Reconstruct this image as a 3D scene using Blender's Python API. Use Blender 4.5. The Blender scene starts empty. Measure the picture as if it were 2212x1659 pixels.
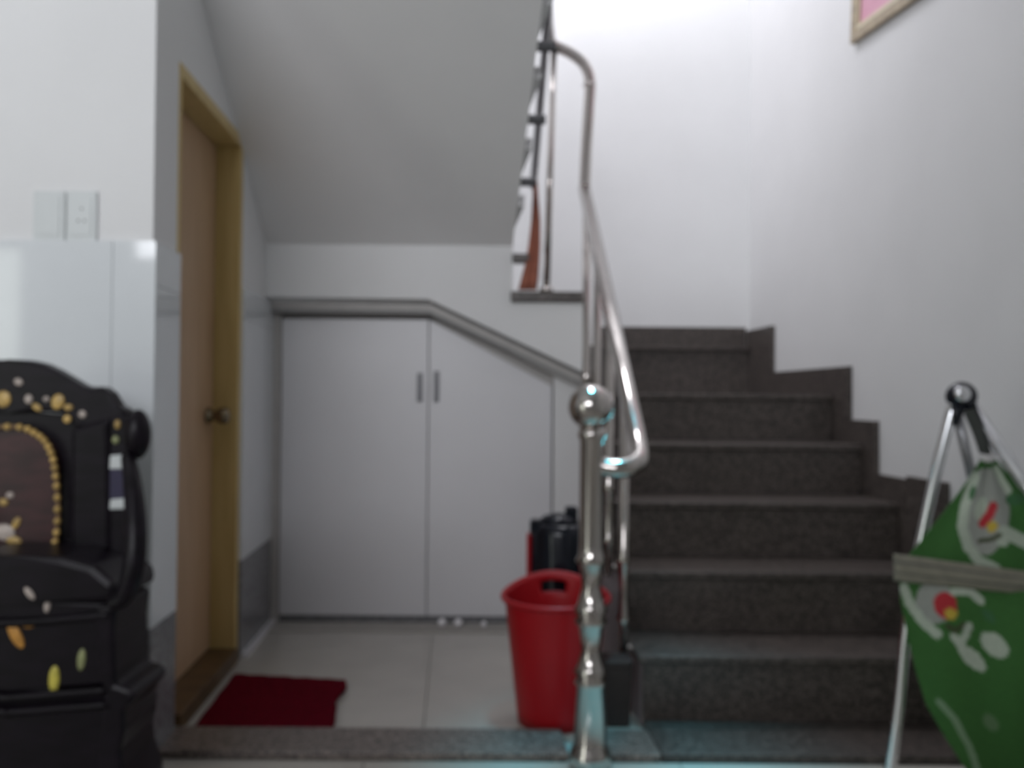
import bpy, bmesh, math, random
from mathutils import Vector, Matrix
random.seed(7)
S = bpy.context.scene
COL = S.collection

# ------------------------------------------------------------------ camera
FPX, CX, CY = 1900.0, 1106.0, 829.5
CAMZ = 0.925
PITCH = math.atan(30.5 / FPX)
ROLL = math.radians(0.45)
_f = Vector((0, math.cos(PITCH), math.sin(PITCH)))
_r0 = Vector((1, 0, 0)); _u0 = Vector((0, -math.sin(PITCH), math.cos(PITCH)))
_r = _r0 * math.cos(ROLL) + _u0 * math.sin(ROLL)
_u = _u0 * math.cos(ROLL) - _r0 * math.sin(ROLL)
cam_d = bpy.data.cameras.new('camera')
cam = bpy.data.objects.new('camera', cam_d); COL.objects.link(cam)
M = Matrix((( _r.x, _u.x, -_f.x, 0), (_r.y, _u.y, -_f.y, 0), (_r.z, _u.z, -_f.z, CAMZ), (0, 0, 0, 1)))
cam.matrix_world = M
cam_d.sensor_width = 36.0
cam_d.lens = FPX / 2212.0 * 36.0
cam_d.clip_start = 0.01
cam_d.dof.use_dof = True            # the phone missed its focus: everything is soft
cam_d.dof.focus_distance = 0.22
cam_d.dof.aperture_fstop = 17.0
S.camera = cam

# ------------------------------------------------------------------ view, world, lights
S.view_settings.view_transform = 'Standard'
S.view_settings.look = 'None'
S.view_settings.exposure = 0.0
S.view_settings.gamma = 1.0
S.view_settings.use_curve_mapping = False
W = bpy.data.worlds.new('world'); S.world = W; W.use_nodes = True
W.node_tree.nodes['Background'].inputs[0].default_value = (0.78, 0.88, 1.0, 1)
W.node_tree.nodes['Background'].inputs[1].default_value = 0.3

def area(name, loc, rot, sx, sy, power, col):
    d = bpy.data.lights.new(name, 'AREA'); d.shape = 'RECTANGLE'
    d.size = sx; d.size_y = sy; d.energy = power; d.color = col
    o = bpy.data.objects.new(name, d); COL.objects.link(o)
    o.location = loc; o.rotation_euler = rot
    return o
PI = math.pi
# daylight through the transom window and the garden window of the front wall (area lamps sit in the openings)
l_ = area('transom_daylight', (-1.60, -2.48, 2.42), (PI/2 + math.radians(2), 0, 0), 2.66, 0.84, 33, (0.93, 0.945, 1.0)); l_.data.spread = math.radians(90)
area('garden_daylight', (-4.35, -2.48, 1.05), (PI/2, 0, 0), 1.0, 2.02, 22, (0.94, 1.0, 0.92))
# skylight over the stair well
area('skylight_daylight', (0.14, 3.62, 4.36), (math.radians(22), 0, 0), 0.9, 0.7, 47, (0.93, 0.935, 1.0))
# small cyan ceiling lamp over the newel post
ld = bpy.data.lights.new('cyan_lamp', 'SPOT'); ld.energy = 290; ld.color = (0.10, 0.75, 1.0)
ld.spot_size = math.radians(26); ld.spot_blend = 1.0; ld.shadow_soft_size = 0.24
lo = bpy.data.objects.new('cyan_lamp', ld); COL.objects.link(lo); lo.location = (0.26, 2.22, 2.75)
lo.rotation_euler = (math.radians(-2), 0, 0)

# ------------------------------------------------------------------ helpers
def P(px, py, Y):
    d = _f + _r * ((px - CX) / FPX) - _u * ((py - CY) / FPX)
    s = Y / d.y
    return Vector((0, 0, CAMZ)) + d * s
SK = -0.0637                          # the side walls run a little askew
def XL(Y): return SK * Y - 0.763      # left wall surface
def XR(Y): return SK * Y + 1.523      # right wall surface
def XS(Y): return SK * Y + 0.533      # left face of the lower flight
def X2(Y): return -0.002 - 0.094 * (Y - 3.5)   # right edge of the upper flight

MATS = {}
def mat(name, col, rough=0.5, metal=0.0, noise=0.0, nscale=20.0, col2=None, bump=0.0, bscale=60.0, spec=0.5, stretch=None, coat=0.0):
    m = bpy.data.materials.new(name); m.use_nodes = True
    nt = m.node_tree; b = nt.nodes['Principled BSDF']
    b.inputs['Roughness'].default_value = rough; b.inputs['Metallic'].default_value = metal
    b.inputs['Specular IOR Level'].default_value = spec
    if coat: b.inputs['Coat Weight'].default_value = coat; b.inputs['Coat Roughness'].default_value = 0.08
    c1 = (*col, 1)
    tc = nt.nodes.new('ShaderNodeTexCoord'); mp = nt.nodes.new('ShaderNodeMapping')
    nt.links.new(tc.outputs['Object'], mp.inputs['Vector'])
    if stretch: mp.inputs['Scale'].default_value = stretch
    if noise or col2:
        n = nt.nodes.new('ShaderNodeTexNoise'); n.inputs['Scale'].default_value = nscale
        n.inputs['Detail'].default_value = 6
        nt.links.new(mp.outputs[0], n.inputs['Vector'])
        r = nt.nodes.new('ShaderNodeValToRGB')
        c2 = (*col2, 1) if col2 else (*[min(1, c * (1 + noise)) for c in col], 1)
        ca = c1 if col2 else (*[c * (1 - noise) for c in col], 1)
        r.color_ramp.elements[0].color = ca; r.color_ramp.elements[1].color = c2
        r.color_ramp.elements[0].position = 0.35; r.color_ramp.elements[1].position = 0.65
        nt.links.new(n.outputs['Fac'], r.inputs['Fac']); nt.links.new(r.outputs[0], b.inputs['Base Color'])
    else:
        b.inputs['Base Color'].default_value = c1
    if bump:
        n2 = nt.nodes.new('ShaderNodeTexNoise'); n2.inputs['Scale'].default_value = bscale
        nt.links.new(mp.outputs[0], n2.inputs['Vector'])
        bp = nt.nodes.new('ShaderNodeBump'); bp.inputs['Strength'].default_value = bump; bp.inputs['Distance'].default_value = 0.01
        nt.links.new(n2.outputs['Fac'], bp.inputs['Height']); nt.links.new(bp.outputs[0], b.inputs['Normal'])
    MATS[name] = m
    return m

def granite(name, k):
    m = bpy.data.materials.new(name); m.use_nodes = True
    nt = m.node_tree; b = nt.nodes['Principled BSDF']; b.inputs['Roughness'].default_value = 0.38
    tc = nt.nodes.new('ShaderNodeTexCoord')
    v = nt.nodes.new('ShaderNodeTexVoronoi'); v.inputs['Scale'].default_value = 130
    n = nt.nodes.new('ShaderNodeTexNoise'); n.inputs['Scale'].default_value = 45; n.inputs['Detail'].default_value = 8
    nt.links.new(tc.outputs['Object'], v.inputs['Vector']); nt.links.new(tc.outputs['Object'], n.inputs['Vector'])
    mx = nt.nodes.new('ShaderNodeMix'); mx.data_type = 'FLOAT'; mx.inputs[0].default_value = 0.5
    nt.links.new(v.outputs['Distance'], mx.inputs[2]); nt.links.new(n.outputs['Fac'], mx.inputs[3])
    r = nt.nodes.new('ShaderNodeValToRGB')
    r.color_ramp.elements[0].color = (0.018 * k, 0.0145 * k, 0.013 * k, 1); r.color_ramp.elements[0].position = 0.3
    r.color_ramp.elements[1].color = (0.125 * k, 0.103 * k, 0.092 * k, 1); r.color_ramp.elements[1].position = 0.72
    nt.links.new(mx.outputs[0], r.inputs['Fac']); nt.links.new(r.outputs[0], b.inputs['Base Color'])
    MATS[name] = m
granite('granite', 1.0); granite('granite_light', 2.2)
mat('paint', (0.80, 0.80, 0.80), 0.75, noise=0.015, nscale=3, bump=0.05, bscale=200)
mat('paint_soffit', (0.80, 0.79, 0.785), 0.8, noise=0.015, nscale=3)
mat('tile_white', (0.76, 0.79, 0.81), 0.06, noise=0.02, nscale=4)
mat('tile_dark', (0.20, 0.20, 0.21), 0.25, noise=0.25, nscale=60)
mat('tile_floor', (0.50, 0.475, 0.43), 0.18, noise=0.03, nscale=6)
mat('grout', (0.42, 0.40, 0.37), 0.8, noise=0.05)
mat('door_wood', (0.56, 0.38, 0.235), 0.45, col2=(0.47, 0.305, 0.175), nscale=9, stretch=(6, 6, 0.35))
mat('frame_wood', (0.66, 0.50, 0.22), 0.4, col2=(0.57, 0.42, 0.17), nscale=9, stretch=(6, 6, 0.4))
mat('sill_wood', (0.10, 0.055, 0.02), 0.5, noise=0.2, nscale=15)
mat('brass', (0.22, 0.18, 0.12), 0.2, 1.0, noise=0.05)
mat('laminate', (0.76, 0.755, 0.775), 0.4, noise=0.01, nscale=5)
mat('cab_trim', (0.50, 0.48, 0.46), 0.5, noise=0.03)
mat('handle_metal', (0.16, 0.16, 0.17), 0.4, 0.3, noise=0.03)
mat('steel', (0.52, 0.485, 0.46), 0.13, 1.0, noise=0.02)
mat('chrome', (0.80, 0.81, 0.83), 0.12, 1.0, noise=0.01)
mat('red_plastic', (0.36, 0.007, 0.012), 0.38, noise=0.04, nscale=8, spec=0.3)
mat('black_plastic', (0.006, 0.008, 0.014), 0.18, noise=0.1, nscale=10, spec=0.4)
mat('brown_box', (0.035, 0.024, 0.022), 0.6, noise=0.15, nscale=30)
mat('mat_red', (0.125, 0.003, 0.012), 1.0, noise=0.35, nscale=120, spec=0.05, bump=0.8, bscale=220)
mat('cloth_brown', (0.36, 0.13, 0.085), 0.9, noise=0.12, nscale=25)
mat('rosewood', (0.0065, 0.0042, 0.0075), 0.36, noise=0.4, nscale=12, stretch=(1, 1, 5), spec=0.22)
mat('rosewood_panel', (0.042, 0.013, 0.015), 0.34, noise=0.35, nscale=14, stretch=(1, 1, 4), spec=0.4)
mat('lacquer_facet', (0.05, 0.045, 0.085), 0.2, noise=0.1)
mat('bead_wood', (0.20, 0.12, 0.06), 0.35, noise=0.2, nscale=60)
mat('gold_inlay', (0.60, 0.40, 0.13), 0.35, noise=0.3, nscale=60)
mat('pearl_inlay', (0.55, 0.47, 0.42), 0.3, noise=0.2, nscale=80)
mat('orange_inlay', (0.62, 0.30, 0.06), 0.4, noise=0.25, nscale=60)
mat('yellow_inlay', (0.60, 0.52, 0.09), 0.35, noise=0.2, nscale=60)
mat('green_inlay', (0.30, 0.32, 0.15), 0.4, noise=0.2, nscale=60)
mat('plate_white', (0.66, 0.69, 0.69), 0.35, noise=0.01)
mat('dark_hole', (0.12, 0.12, 0.12), 0.6, noise=0.05)
mat('white_gloss', (0.95, 0.93, 0.95), 0.25, noise=0.01)
mat('picture_frame', (0.42, 0.33, 0.21), 0.4, col2=(0.30, 0.23, 0.15), nscale=30)
mat('gilt', (0.62, 0.55, 0.38), 0.35, noise=0.08)
mat('pink_print', (0.72, 0.42, 0.52), 0.6, col2=(0.66, 0.30, 0.40), nscale=4)
mat('band_beige', (0.24, 0.23, 0.18), 0.85, noise=0.1, nscale=40)
mat('strap_dark', (0.05, 0.055, 0.05), 0.8, noise=0.1)
mat('clip_white', (0.66, 0.64, 0.64), 0.5, noise=0.02)
mat('tube_grey', (0.33, 0.33, 0.34), 0.3, 0.7, noise=0.02)
mat('bracket_dark', (0.075, 0.075, 0.08), 0.6, noise=0.05)
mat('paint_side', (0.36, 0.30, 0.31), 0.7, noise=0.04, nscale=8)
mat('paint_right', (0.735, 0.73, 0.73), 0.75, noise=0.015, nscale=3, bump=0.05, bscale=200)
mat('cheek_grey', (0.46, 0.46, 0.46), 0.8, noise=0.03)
mat('trim_shade', (0.27, 0.265, 0.26), 0.6, noise=0.04)  # tone of the shade painted along the cabinet trim
mat('glass', (0.9, 0.95, 0.95), 0.05, noise=0.01)

def obj(name, bm, m, parent=None, smooth=False, bevel=0.0, seg=2):
    me = bpy.data.meshes.new(name); bmesh.ops.recalc_face_normals(bm, faces=bm.faces[:])
    bm.to_mesh(me); bm.free()
    me.materials.append(MATS[m])
    if smooth:
        for p in me.polygons: p.use_smooth = True
    o = bpy.data.objects.new(name, me); COL.objects.link(o)
    if parent: o.parent = parent; o.matrix_parent_inverse = Matrix.Translation(-parent.location) if parent.type == 'EMPTY' else Matrix()
    if bevel:
        b = o.modifiers.new('bevel', 'BEVEL'); b.width = bevel; b.segments = seg; b.limit_method = 'ANGLE'
    return o
def thing(name, label, cat, loc=(0, 0, 0), group=None):
    o = bpy.data.objects.new(name, None); COL.objects.link(o); o.location = loc; o.empty_display_size = 0.05
    o['label'] = label; o['category'] = cat
    if group: o['group'] = group
    return o
def tag(o, label, cat, group=None):
    o['label'] = label; o['category'] = cat
    if group: o['group'] = group
    return o
def struct(o): o['kind'] = 'structure'; return o

def prism(bm, quad, off):
    """extrude a planar polygon (list of vectors) by vector off, closed"""
    a = [bm.verts.new(Vector(v)) for v in quad]; b = [bm.verts.new(Vector(v) + Vector(off)) for v in quad]
    n = len(a)
    bm.faces.new(a); bm.faces.new(list(reversed(b)))
    for i in range(n): bm.faces.new((a[i], b[i], b[(i+1) % n], a[(i+1) % n]))
    return bm
def box8(bm, pts):
    """pts: 4 bottom, 4 top"""
    v = [bm.verts.new(Vector(p)) for p in pts]
    for f in ((0,1,2,3), (7,6,5,4), (0,4,5,1), (1,5,6,2), (2,6,7,3), (3,7,4,0)): bm.faces.new([v[i] for i in f])
    return bm
def box(bm, x0, x1, y0, y1, z0, z1):
    return box8(bm, [(x0,y0,z0),(x1,y0,z0),(x1,y1,z0),(x0,y1,z0),(x0,y0,z1),(x1,y0,z1),(x1,y1,z1),(x0,y1,z1)])
def skew(bm, fx0, fx1, y0, y1, z0, z1):
    """box whose sides follow x-functions of Y"""
    return box8(bm, [(fx0(y0),y0,z0),(fx1(y0),y0,z0),(fx1(y1),y1,z0),(fx0(y1),y1,z0),(fx0(y0),y0,z1),(fx1(y0),y0,z1),(fx1(y1),y1,z1),(fx0(y1),y1,z1)])
def C(v): return lambda Y: v
def off(f, d): return lambda Y: f(Y) + d
def NB(): return bmesh.new()

def smooth_path(pts, n=8):
    pts = [Vector(p) for p in pts]; out = []
    for i in range(len(pts) - 1):
        p0 = pts[max(i-1, 0)]; p1 = pts[i]; p2 = pts[i+1]; p3 = pts[min(i+2, len(pts)-1)]
        for k in range(n):
            t = k / n
            out.append(0.5 * ((2*p1) + (p2-p0)*t + (2*p0-5*p1+4*p2-p3)*t*t + (3*p1-p0-3*p2+p3)*t**3))
    out.append(pts[-1]); return out
def tube(bm, pts, rad, seg=14, cap=True):
    pts = [Vector(p) for p in pts]; n = len(pts)
    rads = rad if isinstance(rad, (list, tuple)) else [rad] * n
    t0 = (pts[1] - pts[0]).normalized()
    ref = Vector((0, 0, 1)) if abs(t0.z) < 0.9 else Vector((1, 0, 0))
    u = t0.cross(ref).normalized(); rings = []
    for i, p in enumerate(pts):
        t = (pts[min(i+1, n-1)] - pts[max(i-1, 0)]).normalized()
        u = (u - t * u.dot(t)).normalized(); w = t.cross(u)
        rings.append([bm.verts.new(p + (u*math.cos(2*PI*k/seg) + w*math.sin(2*PI*k/seg)) * rads[i]) for k in range(seg)])
    for i in range(n - 1):
        for k in range(seg): bm.faces.new((rings[i][k], rings[i][(k+1) % seg], rings[i+1][(k+1) % seg], rings[i+1][k]))
    if cap: bm.faces.new(list(reversed(rings[0]))); bm.faces.new(rings[-1])
    return bm
def lathe(bm, prof, c, seg=32, axis=None, cap=True):
    """prof: list of (r,z) ; c: base point; revolve round z (or given axis matrix)"""
    c = Vector(c); rings = []
    for r, z in prof:
        ring = []
        for k in range(seg):
            a = 2*PI*k/seg; v = Vector((r*math.cos(a), r*math.sin(a), z))
            if axis is not None: v = axis @ v
            ring.append(bm.verts.new(c + v))
        rings.append(ring)
    for i in range(len(rings) - 1):
        for k in range(seg): bm.faces.new((rings[i][k], rings[i][(k+1) % seg], rings[i+1][(k+1) % seg], rings[i+1][k]))
    if cap: bm.faces.new(list(reversed(rings[0]))); bm.faces.new(rings[-1])
    return bm
def ball(bm, c, r, sx=1, sy=1, sz=1, u=20, v=14):
    m = Matrix.Translation(Vector(c)) @ Matrix.Diagonal((r*sx, r*sy, r*sz, 1))
    bmesh.ops.create_uvsphere(bm, u_segments=u, v_segments=v, radius=1, matrix=m); return bm

# ------------------------------------------------------------------ stair constants
R1, T1, D0 = 0.185, 0.257, 2.470
def NY(k): return D0 + (k - 1) * T1            # nosing depth of tread k
STRIP_F, STRIP_B, STRIP_Z = 2.253, 2.420, 0.022
YB = 4.57      # far wall of the stair well
YW = 3.50      # wall under the landing
YC = 3.62      # cabinet doors
YP = 2.20      # front face of the left wall pier

# ------------------------------------------------------------------ structure
# floor bed and tiles
fl = NB(); box(fl, -5.2, 1.75, -2.6, 4.7, -0.12, -0.012)
floor = struct(obj('floor', fl, 'grout'))
def tile_floor(fx0, fx1, y0, y1, z=0.0):
    g = 0.0012
    b = NB(); skew(b, off(fx0, g), off(fx1, -g), y0 + g, y1 - g, -0.012, z)
    return obj('tile', b, 'tile_floor', floor)
# inner floor (behind the granite strip): 80 cm tiles
gx = P(914, 1575, 2.44).x - SK * 2.44
cols = [gx - 1.6, gx - 0.8, gx, gx + 0.8]
for y0, y1 in ((STRIP_B, 3.285), (3.285, YC + 0.06)):
    for i in range(3):
        a = cols[i]; b_ = cols[i+1]
        fa = (lambda Y, a=a: max(SK*Y + a, XL(Y) - 0.02)); fb = (lambda Y, b_=b_: min(SK*Y + b_, XS(Y)))
        if fb(y0) - fa(y0) > 0.03: tile_floor(fa, fb, y0, y1)
# outer floor
ox = P(786, 1648, 2.24).x - SK * 2.24
for j in range(6):
    y1 = STRIP_F - j * 0.8; y0 = max(y1 - 0.8, -2.5)
    for i in range(-6, 4):
        fa = (lambda Y, i=i: ox + SK*Y + i*0.8); fb = (lambda Y, i=i: min(ox + SK*Y + (i+1)*0.8, XR(Y) + 0.02))
        if fb(y0) - fa(y0) > 0.03: tile_floor(fa, fb, y0, y1)

# pier wall facing the camera, with the tiled dado
b = NB(); prism(b, [(-5.0, YP, 0), (XL(YP), YP, 0), (XL(YP), YP, 4.5), (-5.0, YP, 4.5)], (SK*0.12, 0.12, 0))
pier = struct(obj('wall_pier', b, 'paint'))
DT = 1.31; DB = 0.345; TH = 0.012
xs = [XL(YP) + TH]
w = 0.30
first = XL(YP) - (P(246, 700, YP).x - XL(YP)) * 0 - 0
edge = P(246, 700, YP).x
cuts = [XL(YP) + TH, edge]
while cuts[-1] > -4.9: cuts.append(cuts[-1] - 0.60)
for i in range(len(cuts) - 1):
    x1, x0 = cuts[i], cuts[i+1]
    b = NB(); box(b, x0 + 0.0008, x1 - (0.0008 if i else 0), YP - TH, YP, DB + 0.001, DT); obj('tile', b, 'tile_white', pier)
    b = NB(); box(b, x0 + 0.0008, x1 - (0.0008 if i else 0), YP - TH, YP, 0, DB - 0.001); obj('tile', b, 'tile_dark', pier)

# left wall with the door opening
DY0, DY1, DZ = 2.388, 3.104, 1.838
LW = 0.14
def lwall(y0, y1, z0, z1, b):
    skew(b, off(XL, -LW), XL, y0, y1, z0, z1)
b = NB()
lwall(YP + 0.12, DY0, 0, 4.2, b); lwall(DY0, DY1, DZ, 4.2, b); lwall(DY1, YB, 0, 4.2, b)
lw = struct(obj('wall_left', b, 'paint'))
def ltile(y0, y1, z0, z1, m):
    g = 0.0008
    b = NB(); skew(b, XL, off(XL, TH), y0 + g, y1 - g, z0 + g, z1 - g); obj('tile', b, m, lw)
for y0, y1 in ((YP, DY0), (DY1, 3.36), (3.36, YC)):
    ltile(y0, y1, 0.0, DB, 'tile_dark'); ltile(y0, y1, DB, 1.20, 'tile_white'); ltile(y0, y1, 1.20, DT, 'tile_white')
# pale skirting strip at the foot of the left wall behind the door
b = NB(); skew(b, off(XL, TH), off(XL, TH + 0.022), DY1 + 0.02, YC, 0, 0.012); struct(obj('baseboard_left', b, 'laminate'))

# right wall, far wall, front wall, outer left wall, ceiling
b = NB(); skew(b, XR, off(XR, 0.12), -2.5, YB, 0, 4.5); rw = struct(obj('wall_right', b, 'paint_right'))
b = NB(); box(b, XL(YB) - 0.2, XR(YB) + 0.15, YB, YB + 0.12, 0, 4.5); bw = struct(obj('wall_back', b, 'paint'))
b = NB(); box(b, -5.12, -5.0, -2.5, YP + 0.12, 0, 3.3); struct(obj('wall_outer', b, 'paint'))
# front wall (behind the camera) with a garden window and a long transom window
b = NB()
for (x0, x1, z0, z1) in ((-5.12, -4.85, 0, 3.3), (-4.85, -3.85, 2.06, 3.3), (-3.85, -2.93, 0, 3.3), (-2.93, -0.27, 0, 2.0), (-2.93, -0.27, 2.84, 3.3), (-0.27, 1.85, 0, 3.3)):
    box(b, x0, x1, -2.62, -2.5, z0, z1)
struct(obj('wall_front', b, 'paint'))
def win(n, x0, x1, z0, z1, bars):
    b = NB(); t = 0.03
    box(b, x0, x1, -2.60, -2.54, z0, z0 + t); box(b, x0, x1, -2.60, -2.54, z1 - t, z1)
    for x in [x0] + [x0 + (x1 - x0) * k / bars for k in range(1, bars)] + [x1 - t]: box(b, x, x + t, -2.60, -2.54, z0 + t, z1 - t)
    struct(obj('window_%d' % n, b, 'sill_wood'))
win(1, -4.85, -3.85, 0, 2.06, 2); win(2, -2.93, -0.27, 2.0, 2.84, 4)
# ceiling over the living room and roof over the well
b = NB(); box(b, -5.12, 1.75, -2.62, 1.72, 3.3, 3.42); struct(obj('ceiling', b, 'paint'))
b = NB(); box(b, XL(YB) - 0.3, 1.6, 1.72, YB + 0.12, 4.5, 4.6); box(b, -5.12, 1.75, 1.60, 1.72, 3.42, 4.6)
struct(obj('ceiling_stairwell', b, 'paint'))

# wall under the landing with the cabinet recess cut out
cl = P(588, 641, YW); cm = P(925, 646, YW); cr = P(1258, 803, YW)
b = NB()
xr = XS(YW)
outer_top = SOF_Z = P(840, 529, YW).z
LANDZ = P(1180, 651, YW - 0.03).z
zr = cr.z + (xr - cr.x) * (cr.z - cm.z) / (cr.x - cm.x)
prism(b, [(XL(YW), YW, SOF_Z + 0.02), (XL(YW), YW, cl.z), (cm.x, YW, cm.z), (0.0, YW, cm.z + (0.0 - cm.x) * (cr.z - cm.z) / (cr.x - cm.x)), (0.0, YW, SOF_Z + 0.02)], (0, 0.05, 0))
prism(b, [(0.0, YW, LANDZ), (0.0, YW, cm.z + (0.0 - cm.x) * (cr.z - cm.z) / (cr.x - cm.x)), (xr, YW, zr), (xr, YW, LANDZ)], (0, 0.05, 0))
# filled wall right of the cabinet
jx = P(1192, 1100, YC).x
box(b, jx + 0.004, XS(YC), YC - 0.012, YC + 0.05, 0, zr + 0.10)
midw = struct(obj('wall_middle', b, 'paint'))

# granite strip on the floor (two pieces, the newel post stands between them)
def strip(x0, x1, name):
    b = NB(); box8(b, [(x0, STRIP_F, 0), (x1, STRIP_F, 0), (x1 + SK*0.17, STRIP_B, 0), (x0 + SK*0.17, STRIP_B, 0),
                       (x0, STRIP_F, STRIP_Z), (x1, STRIP_F, STRIP_Z), (x1 + SK*0.17, STRIP_B, STRIP_Z), (x0 + SK*0.17, STRIP_B, STRIP_Z)])
    return struct(obj(name, b, 'granite_light', bevel=0.003))
np_ = P(1277, 1300, 2.222)     # newel post axis
strip(XL(2.253) + TH - 0.06, np_.x - 0.052, 'trim_1')
strip(np_.x + 0.052, XS(2.253) - 0.002, 'trim_2')

# ------------------------------------------------------------------ lower stair flight
st = thing('staircase', 'dark brown granite staircase climbing beside the right wall to a landing', 'staircase', (0.9, D0, 0))
SKT = 0.02
XT = off(XR, -SKT)            # treads stop at the skirting
SL = 0.022
def tread(k, yb, z=None, fx0=None):
    z = R1 * k if z is None else z
    b = NB(); skew(b, fx0 or off(XS, -0.015), XT, NY(k), yb, z, z + SL)
    return obj('tread', b, 'granite', st, bevel=0.004)
def riser(y, z0, z1, fx0=XS):
    b = NB(); skew(b, off(fx0, 0.002), XT, y, y + 0.02, z0, z1)
    return obj('riser', b, 'granite', st)
NOS = 0.022
b = NB(); skew(b, XS, XT, STRIP_F, NY(1) + NOS, 0.0, STRIP_Z); obj('foot_slab', b, 'granite', st, bevel=0.003)
for k in range(1, 5):
    tread(k, NY(k+1) + NOS)
    riser(NY(k) + NOS, (R1*(k-1) + SL), R1*k)
riser(NY(5) + NOS, R1*4 + SL, R1*5)
Y6 = 4.496
tread(5, Y6 + NOS)
# sixth step at the far wall
Z6 = P(1480, 757, Y6).z
b = NB(); skew(b, off(XS, -0.015), off(XT, -0.0), Y6, YB - 0.001, Z6, Z6 + SL); obj('tread', b, 'granite', st, bevel=0.004)
riser(Y6 + NOS, R1*5 + SL, Z6)
# masonry body under the treads (painted left side)
b = NB()
poly = [(NY(1) + NOS + 0.02, 0.0)]
for k in range(1, 6):
    poly += [(NY(k) + NOS + 0.02, R1*k - 0.0005)]
    if k < 5: poly += [(NY(k+1) + NOS + 0.02, R1*k - 0.0005)]
poly += [(YB - 0.002, R1*5 - 0.0005), (YB - 0.002, 0.0)]
a = [b.verts.new((XS(y) + 0.0, y, z)) for y, z in poly]; c = [b.verts.new((XT(y) - 0.002, y, z)) for y, z in poly]
b.faces.new(a); b.faces.new(list(reversed(c)))
for i in range(len(poly)): j = (i+1) % len(poly); b.faces.new((a[i], c[i], c[j], a[j]))
obj('masonry_body', b, 'paint_side', st)
# stepped granite skirting up the right wall, one piece per step
def yx(px): return 1.503 * 1900 / (px - 985.0)
ed = [yx(1957) + (1957 and 0), yx(1888), yx(1830), yx(1665)]
tops = [P(1925, 1030, yx(1925)).z, P(1860, 908, yx(1860)).z, P(1745, 798, yx(1745)).z, P(1640, 709, yx(1640)).z]
steps = [(2.24, 2.47, 0.0, 0.185 + 0.10), (2.47, 2.71, 0.1, 0.37 + 0.13), (2.71, ed[0], 0.2, 0.555 + 0.12), (ed[0], ed[1], 0.30, tops[0]), (ed[1], ed[2], 0.45, tops[1]), (ed[2], ed[3], 0.60, tops[2]), (ed[3], YB - 0.012, 0.80, tops[3])]
for i, (y0, y1, z0, z1) in enumerate(steps):
    b = NB(); skew(b, XT, off(XR, -0.0), y0 + 0.0006, y1 - 0.0006, z0, z1); obj('skirting_tile', b, 'granite', st)
# skirting on the far wall
b = NB(); zt = P(1480, 707, YB).z; box(b, P(1290, 720, YB).x, XT(YB) - 0.001, YB - 0.012, YB - 0.0005, Z6 + SL, zt); obj('skirting_tile', b, 'granite', st)

# landing of the upper flight
LZ0 = LANDZ; LZ1 = P(1180, 629, YW - 0.03).z
ld_ = thing('landing', 'granite edged landing slab over the cabinet, between both stair flights', 'landing', (0.1, 4.0, LZ1))
b = NB(); skew(b, C(P(1103, 640, YW - 0.03).x), off(XS, -0.02), YW - 0.03, YB - 0.014, LZ0, LZ1); obj('granite_slab', b, 'granite', ld_, bevel=0.004)
b = NB(); skew(b, XL, C(P(1103, 640, YW - 0.03).x - 0.001), YW + 0.051, YB - 0.014, LZ0, LZ1); obj('slab_body', b, 'paint', ld_)

# ------------------------------------------------------------------ upper flight
uf = thing('upper_staircase', 'pale plastered underside of the upper stair flight rising over the door', 'staircase', (-0.45, 3.0, 1.9))
SLO = 0.63
def SZ(Y): return SOF_Z + SLO * (YW - Y)
def XLw(Y): return XL(Y)
b = NB(); y0, y1 = 1.74, YW; th = 0.045
box8(b, [(XLw(y0), y0, SZ(y0)), (X2(y0), y0, SZ(y0)), (X2(y1), y1, SZ(y1)), (XLw(y1), y1, SZ(y1)),
         (XLw(y0), y0, SZ(y0)+th), (X2(y0), y0, SZ(y0)+th), (X2(y1), y1, SZ(y1)+th), (XLw(y1), y1, SZ(y1)+th)])
obj('soffit_slab', b, 'paint_soffit', uf)
def soff_y(py, up):
    """depth at which the flight's side line, raised by up, shows at picture height py"""
    k_ = P(1140, py, 1.0).z - CAMZ
    Y = (SOF_Z + up + SLO * YW - CAMZ) / (k_ + SLO); return Y, CAMZ + k_ * Y
dy, dz = 0.256, 0.161
for i in range(7):
    Y = 3.50 - i * dy; Z = SZ(Y) + 0.215
    b = NB(); skew(b, XLw, off(X2, -0.002), max(Y - dy, 1.75), Y + 0.015, Z, Z + 0.024); obj('tread', b, 'granite', uf, bevel=0.003)
    if Y - 0.03 > 1.76:
        b = NB(); skew(b, XLw, off(X2, -0.006), Y - 0.03, Y - 0.008, SZ(Y) + 0.05, Z - 0.0005); obj('riser', b, 'paint', uf)
# plaster cheeks under every tread at the open edge
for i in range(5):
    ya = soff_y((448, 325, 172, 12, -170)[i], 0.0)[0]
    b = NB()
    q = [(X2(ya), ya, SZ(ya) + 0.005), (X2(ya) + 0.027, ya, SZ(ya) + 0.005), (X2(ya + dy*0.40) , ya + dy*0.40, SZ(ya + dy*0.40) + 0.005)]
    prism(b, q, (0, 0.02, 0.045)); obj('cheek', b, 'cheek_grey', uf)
# granite end piece at the foot of the flight
b = NB(); box(b, P(1106, 552, 3.46).x, P(1142, 552, 3.46).x, 3.452, 3.56, P(1120, 562, 3.46).z, P(1120, 548, 3.46).z); obj('end_cap', b, 'granite', uf)

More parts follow.
